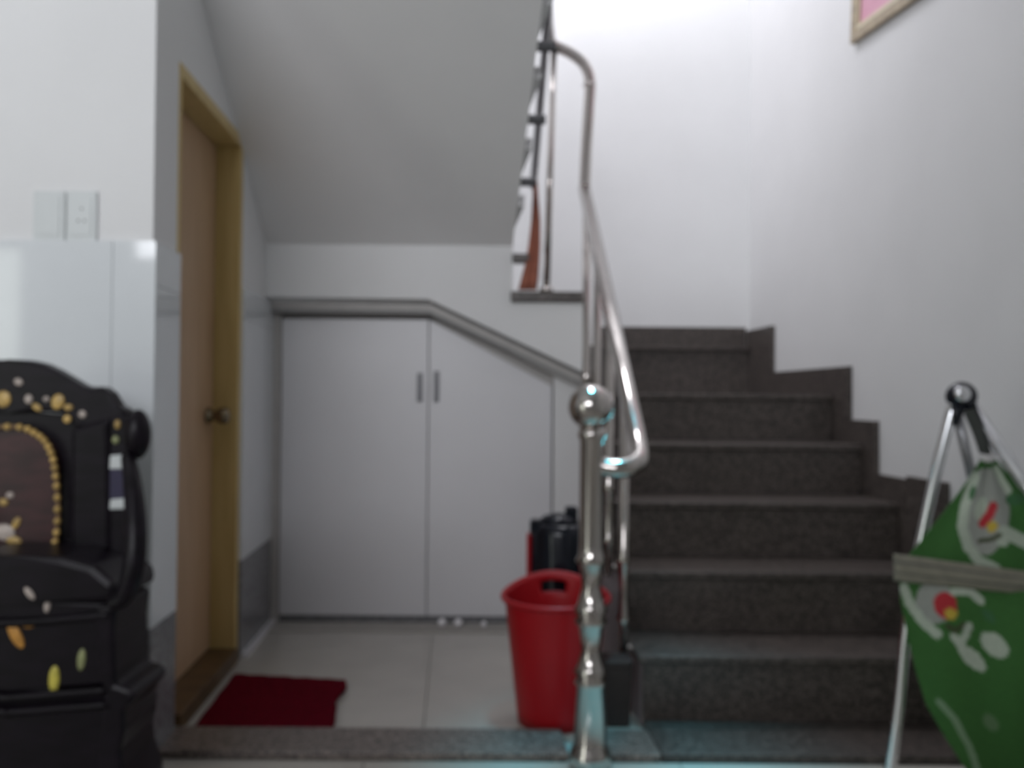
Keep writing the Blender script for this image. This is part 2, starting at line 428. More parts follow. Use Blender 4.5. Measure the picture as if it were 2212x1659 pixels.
# ------------------------------------------------------------------ railing
rl = thing('stair_railing', 'stainless steel stair railing with a ball topped newel post and handrail', 'railing', (np_.x, np_.y, 0))
px2m = np_.y / FPX
prof = [(1664,46),(1628,46),(1616,41),(1600,36),(1480,31),(1472,37),(1462,30),(1447,37),(1438,30),(1402,20),(1352,28),(1342,37),(1330,30),(1316,37),(1305,30),(1266,20),(1220,27),(1210,35),(1198,28),(1180,27),(952,27),(942,32),(924,29)]
prof = [(r * px2m, max(0.0, P(1277, y, np_.y).z)) for y, r in prof]
prof[0] = (prof[0][0], 0.0)
b = NB(); lathe(b, prof, (np_.x, np_.y, 0), 32)
newel = obj('newel_post', b, 'steel', rl, smooth=True)
bc = P(1276, 879, np_.y)
b = NB(); ball(b, bc, 49 * px2m, u=32, v=20); obj('ball_finial', b, 'steel', newel, smooth=True)
r_lo = P(1384, 984, 2.275); r_hi = P(1263, 408, 3.50)
path = smooth_path([P(1284, 1000, 2.222), P(1306, 1009, 2.218), P(1338, 1012, 2.212), P(1366, 1006, 2.222), P(1381, 990, 2.25), r_lo + (r_hi - r_lo) * 0.04, r_lo + (r_hi - r_lo) * 0.1], 6)
b = NB(); tube(b, path + [r_hi], 0.025, 20); obj('handrail', b, 'steel', rl, smooth=True)
# gooseneck up to the landing post
g = smooth_path([r_hi, P(1266, 330, 3.50), P(1272, 230, 3.50), P(1274, 175, 3.50), P(1262, 140, 3.50), P(1235, 117, 3.50), P(1205, 102, 3.50), P(1188, 90, 3.48)], 6)
b = NB(); tube(b, g, 0.0225, 18); gn = obj('gooseneck', b, 'steel', rl, smooth=True)
b = NB(); ball(b, P(1273, 184, 3.50), 0.027, sz=0.5); obj('weld_collar', b, 'steel', gn, smooth=True)
# landing corner post
pt = P(1196, 112, 3.50); pb = P(1180, 632, 3.50)
pb = Vector((pb.x, 3.50, LZ1))
b = NB(); tube(b, [pb, Vector((pt.x, 3.50, pt.z))], 0.014, 14); po = obj('landing_post', b, 'steel', rl, smooth=True)
b = NB(); lathe(b, [(0.028, 0), (0.028, 0.012), (0.018, 0.022)], pb, 20); obj('post_flange', b, 'steel', po, smooth=True)
# rail and lower bar of the upper flight
a = P(1188, 92, 3.48)
dirv = Vector((X2(2.4) - X2(3.4), -1.0, SLO)).normalized()
b = NB(); tube(b, [a, P(1180, 0, 2.95), P(1168, -160, 2.45)], 0.0225, 16); obj('handrail', b, 'steel', rl, smooth=True)
lo1 = P(1153, 385, 3.46); lo2 = P(1186, 0, 2.83)
b = NB(); tube(b, [lo1 + (lo1 - lo2) * 0.06, lo2, lo2 + (lo2 - lo1) * 0.8], 0.0145, 12); obj('bottom_bar', b, 'tube_grey', rl, smooth=True)
for py in (393, 258, 100, -60):
    Y, Z = soff_y(py, 0.022)
    b = NB(); tube(b, [(X2(Y) + 0.001, Y, Z), (X2(Y) + 0.062, Y, Z)], 0.017, 12); obj('bracket', b, 'bracket_dark', rl)
# balusters of the lower flight, fixed to the tread ends
for k in (1, 2, 3, 4, 5):
    Y = NY(k) + 0.13
    t = (Y - r_lo.y) / (r_hi.y - r_lo.y); top = r_lo + (r_hi - r_lo) * t
    if k == 5: Y = 3.53; top = Vector((P(1268, 420, 3.5).x, 3.53, r_hi.z))
    x = XS(Y) - 0.034 if k < 5 else top.x
    z0 = R1 * k - 0.02
    b = NB()
    lathe(b, [(0.010, z0), (0.015, z0 + 0.01), (0.015, z0 + 0.10), (0.021, z0 + 0.115), (0.015, z0 + 0.13), (0.012, z0 + 0.20), (0.015, z0 + 0.27), (0.021, z0 + 0.285), (0.015, z0 + 0.30), (0.014, top.z - 0.02 - (0 if k < 5 else 0))], (x, Y, 0), 16)
    if k < 5: tube(b, [(x, Y, top.z - 0.022), (top.x, Y, top.z - 0.005)], 0.012, 10)
    bl = obj('baluster', b, 'steel', rl, smooth=True)
    b = NB(); tube(b, [(x, Y, z0 + 0.03), (XS(Y) - 0.002, Y, z0 + 0.03)], 0.009, 10); obj('bracket', b, 'steel', bl)

# ------------------------------------------------------------------ door
dr = struct(bpy.data.objects.new('door_1', None)); COL.objects.link(dr); dr.location = (XL(2.75), 2.75, 0)
FW = 0.038; FD = 0.085
b = NB()
fx0, fx1 = off(XL, -FD - 0.03), off(XL, 0.004)
skew(b, fx0, fx1, DY0 + 0.0005, DY0 + 0.016, 0.0, DZ - 0.0005); skew(b, fx0, fx1, DY1 - FW, DY1 - 0.0005, 0.0, DZ - 0.0005)
skew(b, fx0, fx1, DY0 + 0.016, DY1 - FW, DZ - FW, DZ - 0.0005)
obj('door_frame', b, 'frame_wood', dr, bevel=0.003)
b = NB(); skew(b, off(XL, -FD - 0.035), off(XL, -FD + 0.002), DY0 + 0.018, DY1 - FW - 0.002, 0.052, DZ - FW - 0.003); leaf = obj('door_leaf', b, 'door_wood', dr, bevel=0.002)
b = NB(); skew(b, off(XL, -FD - 0.04), off(XL, 0.016), DY0 + FW, DY1 - FW, 0.0, 0.05); obj('door_sill', b, 'sill_wood', dr, bevel=0.003)
# round knob
kb = P(474, 898, 2.985); kx = 0.006 + XL(2.985) - FD + 0.002
kz = kb.z; ax = Matrix.Rotation(PI/2, 3, 'Y')
b = NB(); lathe(b, [(0.028, 0.0), (0.028, 0.006), (0.017, 0.010), (0.016, 0.024), (0.025, 0.036), (0.029, 0.054), (0.025, 0.066), (0.010, 0.071)], (kx, 2.985, kz), 24, ax)
obj('door_knob', b, 'brass', leaf, smooth=True)

# ------------------------------------------------------------------ cabinet under the landing
cb = thing('under_stair_cabinet', 'built in grey white cabinet with sloping top set under the stair landing', 'cabinet', (P(900, 1330, YC).x, YC, 0))
dl = P(606, 1000, YC).x; dm0 = P(920, 1000, YC).x; dm1 = P(925, 1000, YC).x
z_top = P(765, 689, YC).z; zb = 0.03
xm = P(927, 690, YC).x; xe = jx
ze = P(1192, 834, YC).z
def door_(x0, x1, za, zb_, top_pts):
    b = NB(); pts = [(x0, YC, zb_), (x1, YC, zb_)] + top_pts
    prism(b, pts, (0, 0.02, 0)); return obj('cabinet_door', b, 'laminate', cb, bevel=0.002)
d1 = door_(dl, xm - 0.002, 0, zb, [(xm - 0.002, YC, z_top), (dl, YC, z_top)])
d2 = door_(xm + 0.002, xe - 0.003, 0, zb, [(xe - 0.003, YC, ze), (xm + 0.002, YC, z_top - 0.001)])
for d, px, y0, y1 in ((d1, 907, 806, 868), (d2, 943, 802, 868)):
    a = P(px, y0, YC - 0.004); c = P(px, y1, YC - 0.004)
    b = NB(); box(b, a.x - 0.010, a.x + 0.010, YC - 0.012, YC - 0.0, c.z, a.z); obj('handle', b, 'handle_metal', d, bevel=0.003)
# trim band following the sloping top (stepped back behind the wall)
b = NB()
YT = 3.565
o1 = (XL(YT) + TH, cl.z); o2 = (cm.x, cm.z); o3 = (xr - 0.01, zr + 0.004)
def inner(pt, d): return (pt[0], pt[1] - d)
dd = 0.062
prism(b, [(o1[0], YT, o1[1] + 0.03), (o1[0], YT, o1[1] - dd + 0.012), (o2[0], YT, o2[1] - dd + 0.012), (o2[0], YT, o2[1] + 0.03)], (0, 0.03, 0))
prism(b, [(o2[0], YT, o2[1] + 0.03), (o2[0], YT, o2[1] - dd + 0.012), (o3[0], YT, o3[1] - dd - 0.004), (o3[0], YT, o3[1] + 0.03)], (0, 0.03, 0))
obj('top_trim', b, 'cab_trim', cb)
for ha, hb in ((0.010, -0.012), (-dd + 0.022, -dd + 0.006)):  # dark strips paint in the shade under the wall lip and trim edge
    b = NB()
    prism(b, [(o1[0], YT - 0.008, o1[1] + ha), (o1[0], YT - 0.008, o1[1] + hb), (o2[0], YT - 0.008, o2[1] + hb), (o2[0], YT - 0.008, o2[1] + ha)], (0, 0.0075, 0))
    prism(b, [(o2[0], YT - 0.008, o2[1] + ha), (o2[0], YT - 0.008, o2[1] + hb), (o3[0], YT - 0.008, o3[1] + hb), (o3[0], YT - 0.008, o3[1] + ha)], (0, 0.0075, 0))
    obj('shade_strip', b, 'trim_shade', cb)
b = NB(); prism(b, [(XL(YC) + TH, YC - 0.006, 0), (dl - 0.003, YC - 0.006, 0), (dl - 0.003, YC - 0.006, z_top + 0.03), (XL(YC) + TH, YC - 0.006, z_top + 0.03)], (0, 0.026, 0)); obj('side_stile', b, 'cab_trim', cb)
b = NB(); box(b, dl, xe, YC + 0.008, YC + 0.024, 0.0, zb - 0.003); obj('plinth', b, 'tile_dark', cb)
b = NB(); box(b, dl, xe, YC + 0.03, YC + 0.04, 0.0, z_top + 0.05); obj('back_panel', b, 'cab_trim', cb)
# thin darker strip on the floor in front of the doors
b = NB(); box(b, XL(3.5) + TH + 0.02, XS(3.5) - 0.002, 3.47, YC - 0.013, 0.0, 0.004); struct(obj('trim_3', b, 'grout'))
# three little white balls lying there
for i, (px, lab, r) in enumerate(((955, 'leftmost small white ball on floor under right cabinet door', 0.017), (990, 'middle small white ball on floor under right cabinet door', 0.017), (1045, 'smallest white ball on floor beside red bin, under cabinet door', 0.012))):
    c = P(px, 1349, 3.55); b = NB(); ball(b, (c.x, 3.55, 0.004 + r), r); tag(obj('ball', b, 'white_gloss', smooth=True), lab, 'ball', None)

# ------------------------------------------------------------------ red bin
bx = P(1200, 1400, 2.545).x; by = 2.545
bn = thing('waste_bin', 'tall red plastic waste bin with a handle hole in its raised rim', 'bin', (bx, by, 0.0))
BH = 0.352
def bin_surf(a, t):
    """a angle (pi/2 = far side), t 0..1 height"""
    lobe = math.exp(-((a - PI/2) / 0.95) ** 2)
    z = t * (BH + 0.040 * lobe)
    r = 0.108 + (0.148 - 0.108) * (z / BH)
    return r, z
b = NB(); NSEG = 72; rows = [0.0, 0.1, 0.3, 0.5, 0.7, 0.82, 0.86, 0.90, 0.94, 0.97, 1.0]
grid = []
for t in rows:
    ring = []
    for k in range(NSEG):
        a = 2*PI*k/NSEG
        r, z = bin_surf(a, t)
        ring.append(b.verts.new((bx + r*math.cos(a), by + r*math.sin(a), 0.002 + z)))
    grid.append(ring)
for i in range(len(rows) - 1):
    for k in range(NSEG):
        a = 2*PI*(k + 0.5)/NSEG
        if rows[i] >= 0.855 and rows[i+1] <= 0.945 and abs(a - PI/2 - 0.0) < 0.24: continue
        b.faces.new((grid[i][k], grid[i][(k+1) % NSEG], grid[i+1][(k+1) % NSEG], grid[i+1][k]))
b.faces.new(list(reversed(grid[0])))
body = obj('bin_body', b, 'red_plastic', bn, smooth=True)
sm = body.modifiers.new('solid', 'SOLIDIFY'); sm.thickness = 0.004; sm.offset = -1
pts = []
for k in range(NSEG + 1):
    a = 2*PI*k/NSEG; r, z = bin_surf(a % (2*PI), 1.0); pts.append((bx + (r + 0.004)*math.cos(a), by + (r + 0.004)*math.sin(a), z))
b = NB(); tube(b, pts, 0.0075, 10, cap=False); bmesh.ops.remove_doubles(b, verts=b.verts[:], dist=0.0005); obj('rim', b, 'red_plastic', bn, smooth=True)

# black canister with a red side behind the bin
cc = P(1212, 1200, 2.93)
cn = thing('canister', 'glossy black canister with red side standing behind the red bin', 'canister', (cc.x, 2.93, 0))
r = 0.103
zt = P(1205, 1128, 2.93).z
b = NB(); lathe(b, [(r*0.97, 0.002), (r, 0.02), (r, zt - 0.03), (r*0.93, zt - 0.008), (r*0.80, zt)], (cc.x, 2.93, 0), 40); obj('canister_body', b, 'black_plastic', cn, smooth=True)
b = NB(); lathe(b, [(r*0.62, zt - 0.001), (r*0.62, zt + 0.008), (r*0.45, zt + 0.022), (r*0.2, zt + 0.030), (0.004, zt + 0.032)], (cc.x - 0.012, 2.93, 0), 32); obj('lid', b, 'black_plastic', cn, smooth=True)
b = NB(); box(b, cc.x + 0.012, cc.x + 0.055, 2.92, 2.97, zt - 0.004, zt + 0.052); obj('latch', b, 'black_plastic', cn, bevel=0.01)
b = NB(); box(b, cc.x - 0.105, cc.x - 0.07, 2.89, 2.95, zt - 0.035, zt + 0.012); obj('latch', b, 'black_plastic', cn, bevel=0.01)
b = NB()
ring = []
for z in (0.01, zt - 0.04):
    ring.append([(cc.x + (r + 0.012)*math.cos(a), 2.93 + (r + 0.012)*math.sin(a), z) for a in [PI*0.72 + PI*0.36*i/10 for i in range(11)]])
    ring.append([(cc.x + (r + 0.001)*math.cos(a), 2.93 + (r + 0.001)*math.sin(a), z) for a in [PI*0.72 + PI*0.36*i/10 for i in range(11)]])
vs = [[b.verts.new(p) for p in q] for q in ring]
for i in range(10):
    b.faces.new((vs[0][i], vs[0][i+1], vs[2][i+1], vs[2][i])); b.faces.new((vs[1][i], vs[1][i+1], vs[3][i+1], vs[3][i]))
    b.faces.new((vs[0][i], vs[0][i+1], vs[1][i+1], vs[1][i])); b.faces.new((vs[2][i], vs[2][i+1], vs[3][i+1], vs[3][i]))
for i in (0, 10): b.faces.new((vs[0][i], vs[1][i], vs[3][i], vs[2][i]))
obj('red_shell', b, 'red_plastic', cn, smooth=True)['label'] = 'red curved side shell'

# small dark box between the newel post and the first step
db = P(1336, 1500, 2.56)
dbx = thing('storage_box', 'small dark brown box on floor between newel post and first step', 'box', (db.x, 2.56, 0))
zt = P(1336, 1425, 2.56).z
x0, x1 = P(1304, 1500, 2.52).x, P(1366, 1500, 2.52).x - 0.004
b = NB(); box8(b, [(x0 + 0.006, 2.49, 0.001), (x1 - 0.006, 2.49, 0.001), (x1 - 0.012, 2.565, 0.001), (x0, 2.565, 0.001), (x0, 2.485, zt), (x1, 2.485, zt), (x1 - 0.006, 2.570, zt), (x0 - 0.006, 2.570, zt)]); obj('box_body', b, 'brown_box', dbx, bevel=0.006)
b = NB(); box(b, x0 - 0.003, x1 + 0.001, 2.480, 2.575, zt + 0.0005, zt + 0.018); obj('lid', b, 'brown_box', dbx, bevel=0.005)

# ------------------------------------------------------------------ door mat
def onfloor(px, py, z=0.0):
    d = P(px, py, 1.0) - Vector((0, 0, CAMZ)); s = (z - CAMZ) / d.z
    return Vector((0, 0, CAMZ)) + d * s
bl_, br_ = onfloor(508, 1459, 0.012), onfloor(744, 1472, 0.012)
fl_, fr_ = Vector((bl_.x + 0.035, STRIP_B + 0.006, 0)), Vector((br_.x + 0.035, STRIP_B + 0.006, 0))
b = NB(); n, m_ = 40, 30; vv = []
for i in range(n + 1):
    row = []
    for j in range(m_ + 1):
        u, v = i / n, j / m_
        p = (bl_ * (1-u) + br_ * u) * v + (fl_ * (1-u) + fr_ * u) * (1-v)
        wob = 0.004 * math.sin(v * 17 + 1) * (1 if i == n else 0.3)
        zz = 0.013 if 0 < i < n and 0 < j < m_ else 0.009
        row.append(b.verts.new((p.x + wob + (0.012 * math.sin(v*9) if i == n else 0), p.y + (0.003*math.sin(u*31) if j == m_ else 0), zz + 0.0015 * random.random())))
    vv.append(row)
for i in range(n):
    for j in range(m_): b.faces.new((vv[i][j], vv[i+1][j], vv[i+1][j+1], vv[i][j+1]))
dm = obj('door_mat', b, 'mat_red'); s_ = dm.modifiers.new('solid', 'SOLIDIFY'); s_.thickness = 0.008; s_.offset = -1
tag(dm, 'dark red doormat on floor tiles in front of wooden door', 'mat')

# brown cloth hanging on the landing
b = NB(); pl = [(1153, 384, 1158), (1150, 430, 1161), (1147, 480, 1165), (1141, 530, 1165), (1134, 570, 1163), (1126, 600, 1161), (1119, 627, 1157)]
rows_ = []
for (xa, y, xb) in pl:
    rows_.append([b.verts.new(P(xa + (xb - xa) * i / 8, y, 3.475 + 0.012 * math.sin(i * 1.7))) for i in range(9)])
for i in range(len(pl) - 1):
    for j in range(8): b.faces.new((rows_[i][j], rows_[i][j+1], rows_[i+1][j+1], rows_[i+1][j]))
ch = obj('hanging_cloth', b, 'cloth_brown', smooth=True); s_ = ch.modifiers.new('solid', 'SOLIDIFY'); s_.thickness = 0.005
tag(ch, 'reddish brown cloth hanging from the upper rail down to the landing edge', 'cloth')

# ------------------------------------------------------------------ wall plates on the pier
def plate(px0, px1, py0, py1, label, sockets):
    a = P(px0, py0, YP); c = P(px1, py1, YP)
    t = thing('wall_socket' if sockets else 'blank_plate', label, 'socket' if sockets else 'wall plate', ((a.x + c.x)/2, YP, (a.z + c.z)/2))
    b = NB(); box(b, a.x, c.x, YP - 0.009, YP - 0.0005, c.z, a.z); obj('face_plate', b, 'plate_white', t, bevel=0.003)
    mx, mz = (a.x + c.x)/2, (a.z + c.z)/2
    b = NB(); box(b, a.x + 0.012, c.x - 0.012, YP - 0.011, YP - 0.0085, c.z + 0.014, a.z - 0.014); obj('insert', b, 'plate_white', t, bevel=0.002)
    if sockets:
        for (dx, dz) in ((0.002, 0.018), (-0.006, -0.012), (0.010, -0.012)):
            b = NB(); lathe(b, [(0.0028, 0), (0.0028, 0.0012)], (mx + dx, YP - 0.0108, mz + dz), 10, Matrix.Rotation(PI/2, 3, 'X')); obj('socket_hole', b, 'dark_hole', t)
    return t
plate(76, 143, 414, 523, 'blank pale switch plate on pier wall, left of the socket', False)
plate(147, 211, 414, 523, 'pale wall socket with small dark holes, right of the blank plate', True)

# ------------------------------------------------------------------ picture on the right wall
def onright(px, py, d=0.0):
    q = P(px, py, 1.0) - Vector((0, 0, CAMZ)); Y = (1.523 - d) / (q.x - SK)
    return Vector((0, 0, CAMZ)) + q * Y
pc = onright(1847, 97); pe = onright(1984, 2)
ex = (pe - pc).normalized()                      # along the bottom edge, towards the camera
nx = Vector((-1, SK, 0)).normalized()
ez = Vector((0, 0, 1)); ez = (ez - ex * ez.dot(ex)).normalized()
pic = thing('framed_picture', 'pink picture in a brown wooden frame high on the right wall', 'picture', pc)
PW, PH, fw, fd = 0.62, 0.85, 0.042, 0.022
def slab(u0, u1, v0, v1, d0, d1, name, m, bev=0.0):
    b = NB(); q = [pc + ex*u + ez*v + nx*d0 for u, v in ((u0, v0), (u1, v0), (u1, v1), (u0, v1))]
    prism(b, q, nx * (d1 - d0)); return obj(name, b, m, pic, bevel=bev)
slab(0, PW, 0, fw, 0.001, fd, 'frame_rail', 'picture_frame', 0.004); slab(0, PW, PH - fw, PH, 0.001, fd, 'frame_rail', 'picture_frame', 0.004)
slab(0, fw, fw, PH - fw, 0.001, fd, 'frame_stile', 'picture_frame', 0.004); slab(PW - fw, PW, fw, PH - fw, 0.001, fd, 'frame_stile', 'picture_frame', 0.004)
g2 = fw + 0.014
slab(fw, PW - fw, fw, g2, 0.002, fd - 0.004, 'gilt_slip', 'gilt'); slab(fw, g2, g2, PH - fw, 0.002, fd - 0.004, 'gilt_slip', 'gilt')
slab(g2, PW - fw, g2, PH - fw, 0.002, 0.008, 'print', 'pink_print')

# ------------------------------------------------------------------ carved armchair at the left
YA = 1.90
cxp = P(18, 1000, YA).x
chr_ = thing('carved_armchair', 'dark carved rosewood armchair with gold and pearl inlay before white pier wall', 'armchair', (cxp, YA, 0))
def mir(pts):  # pixel outline (right half) mirrored about the chair axis x=18
    return pts + [(36 - x, y) for x, y in reversed(pts)]
def plank(pxpts, Y, depth, name, m, parent, bev=0.006):
    b = NB(); prism(b, [P(x, y, Y) for x, y in pxpts], (0, depth, 0)); return obj(name, b, m, parent, bevel=bev)
crest = [(18, 776), (60, 778), (90, 785), (120, 799), (150, 817), (175, 832), (195, 837), (218, 834), (235, 848), (255, 880), (272, 884), (272, 905), (236, 915), (200, 925), (160, 925), (150, 905), (130, 893), (100, 890), (60, 890), (18, 892)]
cr_o = plank(mir(crest), YA, 0.05, 'crest_rail', 'rosewood', chr_, 0.010)
# back panel and stiles
panel = [(18, 925)]
for i in range(0, 13):
    a = PI/2 * (1 - i/12); panel.append((18 + 108 * math.cos(a)**0.7, 1010 - 85 * math.sin(a)**0.9))
panel += [(124, 1195), (18, 1200)]
plank(mir([(18, 885), (238, 905), (238, 1215), (18, 1215)]), YA + 0.022, 0.02, 'back_board', 'rosewood', chr_)
pn = plank(mir(panel[1:]) , YA + 0.010, 0.02, 'back_panel', 'rosewood_panel', chr_, 0.004)
for s in (1, -1):
    q = [(150, 925), (236, 900), (240, 1215), (150, 1215)]
    q = [(18 + s*(x - 18), y) for x, y in q]
    plank(q, YA - 0.010, 0.04, 'back_stile', 'rosewood', chr_, 0.012)
# bead border round the panel
border = [(18, 921), (45, 923), (75, 934), (98, 952), (112, 978), (120, 1010), (124, 1050), (126, 1100), (124, 1150), (118, 1185)]
border = mir(list(reversed([(x, y) for x, y in border][1:])))
sp = smooth_path([P(x, y, YA + 0.002) for x, y in border], 6)
b = NB(); tube(b, sp, 0.005, 8); bb = obj('bead_moulding', b, 'bead_wood', chr_, smooth=True)
b = NB(); 
for i in range(0, len(sp), 3): ball(b, sp[i] - Vector((0, 0.003, 0)), 0.0078, u=8, v=6)
obj('bead', b, 'gold_inlay', bb, smooth=True)['kind'] = 'stuff'
# inlaid flowers on the crest and panel
def inlay(px, py, rx, ry, Y, m, par, rot=0.0):
    c = P(px, py, Y); k = Y / FPX
    b = NB(); mtx = Matrix.Translation(c) @ Matrix.Rotation(rot, 4, 'Y') @ Matrix.Diagonal((rx*k, 0.004, ry*k, 1))
    bmesh.ops.create_uvsphere(b, u_segments=12, v_segments=8, radius=1, matrix=mtx); return obj('inlay', b, m, par, smooth=True)
for (px, py, rx, ry, m, ro) in ((125, 868, 14, 17, 'gold_inlay', 0.4), (8, 862, 16, 18, 'gold_inlay', 0), (40, 825, 10, 8, 'pearl_inlay', 0.4), (62, 862, 9, 10, 'pearl_inlay', 0), (80, 880, 12, 7, 'gold_inlay', 0.6), (148, 880, 10, 7, 'gold_inlay', 0), (145, 905, 9, 9, 'gold_inlay', 0), (178, 895, 9, 8, 'pearl_inlay', 0.5), (100, 862, 7, 6, 'pearl_inlay', 0)):
    inlay(px, py, rx, ry, YA - 0.001, m, cr_o, ro)
for (px, py, rx, ry, m, ro) in ((22, 1070, 9, 7, 'pearl_inlay', 0), (8, 1085, 10, 8, 'gold_inlay', 0.3), (10, 1150, 24, 18, 'pearl_inlay', 0.2), (30, 1168, 18, 10, 'gold_inlay', 0.2), (35, 1130, 8, 14, 'gold_inlay', 0.5), (12, 1188, 26, 7, 'gold_inlay', 0)):
    inlay(px, py, rx, ry, YA + 0.009, m, pn, ro)
# arms: curved outer post, scroll knob
for s in (1, -1):
    f = lambda pts: [(18 + s*(x - 18), y) for x, y in pts]
    q = smooth_path([P(x, y, Y) for (x, y), Y in zip(f([(276, 985), (286, 1040), (292, 1110), (292, 1180), (286, 1240), (268, 1290), (240, 1305)]), (1.86, 1.80, 1.77, 1.75, 1.74, 1.74, 1.74))], 6)
    b = NB(); tube(b, q, [0.013] + [0.014 + 0.008*math.sin(PI*i/(len(q)-1)) for i in range(1, len(q))], 14); obj('arm', b, 'rosewood', chr_, smooth=True)
    c = P(18 + s*(298 - 18), 938, YA - 0.03)
    b = NB(); ball(b, c, 0.05, 0.52, 0.6, 1.06); sc = obj('arm_scroll', b, 'rosewood', chr_, smooth=True)
    # carved front post with glints painted in as pale bands, bluish facet between
    q = f([(236, 900), (274, 900), (278, 985), (276, 1100), (274, 1215), (236, 1215)])
    fp = plank(q, YA - 0.018, 0.03, 'arm_post', 'rosewood', chr_, 0.006)
    for (px, py, rx, ry, m) in ((254, 917, 7, 10, 'gold_inlay'), (250, 950, 8, 9, 'green_inlay')): inlay(18 + s*(px-18), py, rx, ry, YA - 0.019, m, fp)
    for (ya, yb) in ((984, 1013), (1079, 1100)):
        b = NB(); prism(b, [P(x, y, YA - 0.030) for x, y in f([(237, ya), (272, ya - 3), (273, yb), (235, yb + 1)])], (0, 0.012, 0)); obj('glint_band', b, 'plate_white', fp, bevel=0.003)['label'] = 'pale band painted as glint'
    b = NB(); prism(b, [P(x, y, YA - 0.026) for x, y in f([(237, 1014), (271, 1012), (270, 1078), (236, 1078)])], (0, 0.008, 0)); obj('arm_facet', b, 'lacquer_facet', fp, bevel=0.002)
# seat, apron, base
seat = mir([(18, 1195), (110, 1197), (160, 1205), (230, 1235), (262, 1258), (266, 1300), (250, 1322), (18, 1322)])
b = NB(); prism(b, [P(x, y, 1.74) for x, y in mir([(18, 1200), (130, 1203), (200, 1222), (248, 1262), (252, 1302), (18, 1306)])], (0, 0.20, 0)); obj('seat', b, 'rosewood', chr_, bevel=0.015)
b = NB(); prism(b, [P(x, y, 1.755) for x, y in mir([(18, 1300), (252, 1303), (247, 1360), (248, 1480), (18, 1490)])], (0, 0.16, 0)); ap = obj('apron', b, 'rosewood', chr_, bevel=0.008)
for (px, py, rx, ry, m, ro) in ((34, 1372, 13, 32, 'orange_inlay', -0.5), (58, 1348, 18, 9, 'orange_inlay', 0.1), (117, 1468, 12, 30, 'yellow_inlay', 0.05), (176, 1425, 9, 24, 'green_inlay', 0.1), (64, 1282, 17, 7, 'pearl_inlay', 0.9), (102, 1310, 7, 14, 'pearl_inlay', 0.1)):
    inlay(px, py, rx, ry, 1.7545 if py > 1300 else 1.739, m, ap, ro)
for s in (1, -1):
    f = lambda pts: [(18 + s*(x - 18), y) for x, y in pts]
    b = NB(); prism(b, [P(x, y, 1.745) for x, y in f([(205, 1310), (250, 1308), (244, 1370), (248, 1480), (278, 1490), (291, 1502), (284, 1520), (266, 1535), (268, 1580), (258, 1620), (262, 1660), (280, 1720), (284, 1826), (200, 1826), (212, 1600), (225, 1500), (205, 1420)])], (0, 0.17, 0)); obj('leg', b, 'rosewood', chr_, bevel=0.008)
b = NB(); prism(b, [P(x, y, 1.765) for x, y in mir([(18, 1488), (236, 1486), (240, 1826), (18, 1826)])], (0, 0.12, 0)); obj('base_panel', b, 'rosewood', chr_, bevel=0.008)
# ribbed carving on the apron
for i, (ya, xa, xb) in enumerate(((1335, 120, 244), (1498, 60, 236), (1530, 40, 240))):
    b = NB(); tube(b, smooth_path([P(18 - (xb - 18), ya - 8, 1.752), P(18 - (xa - 18)*0.5, ya + 8, 1.75), P(18 + (xa - 18)*0.5, ya + 8, 1.75), P(xb, ya - 8, 1.752)], 6), 0.009, 10); obj('carved_rib', b, 'rosewood', ap, smooth=True)

# ------------------------------------------------------------------ folding hammock stand and green cloth
YH = 2.12
hs = thing('hammock_stand', 'folding chrome tube stand with black joint at right beside the stairs', 'stand', (P(1930, 1690, YH).x, YH, 0))
foot = onfloor(1922, 1694, 0.012)
q = smooth_path([P(2060, 872, YH), P(2046, 925, YH), P(2020, 1030, YH), P(1996, 1140, YH), P(1972, 1260, YH), P(1955, 1385, YH), P(1942, 1520, YH), Vector((foot.x, YH, 0.012))], 6)
b = NB(); tube(b, q, 0.0135, 14); lg = obj('leg', b, 'chrome', hs, smooth=True)
b = NB(); ball(b, (foot.x - 0.012, YH, 0.02), 0.026, 1.2, 0.8, 0.7); obj('foot_cap', b, 'black_plastic', lg, smooth=True)
b = NB(); tube(b, [P(2092, 868, YH), P(2212, 1043, YH - 0.10), P(2385, 1290, YH - 0.24)], 0.0155, 14); obj('cross_tube', b, 'chrome', hs, smooth=True)
b = NB(); tube(b, [P(2064, 880, YH + 0.03), P(2095, 1010, YH + 0.06), P(2165, 1330, YH + 0.085), Vector((P(2230, 1560, YH + 0.09).x, YH + 0.09, 0.012))], 0.012, 12); obj('leg', b, 'tube_grey', hs, smooth=True)
j = P(2077, 856, YH)
b = NB(); ball(b, j, 0.037, 1, 0.8, 0.95); jt = obj('joint', b, 'black_plastic', hs, smooth=True)
b = NB(); tube(b, [P(2068, 870, YH), P(2056, 918, YH)], [0.022, 0.015], 14); obj('sleeve', b, 'black_plastic', jt, smooth=True)
b = NB(); lathe(b, [(0.020, 0.0), (0.018, 0.008), (0.010, 0.012)], P(2078, 851, YH - 0.028), 20, Matrix.Rotation(PI/2, 3, 'X')); obj('joint_cap', b, 'chrome', jt, smooth=True)

hm = thing('hammock', 'green cloth hammock with pale print, red and yellow spots and beige band', 'hammock', P(2130, 990, 2.09))
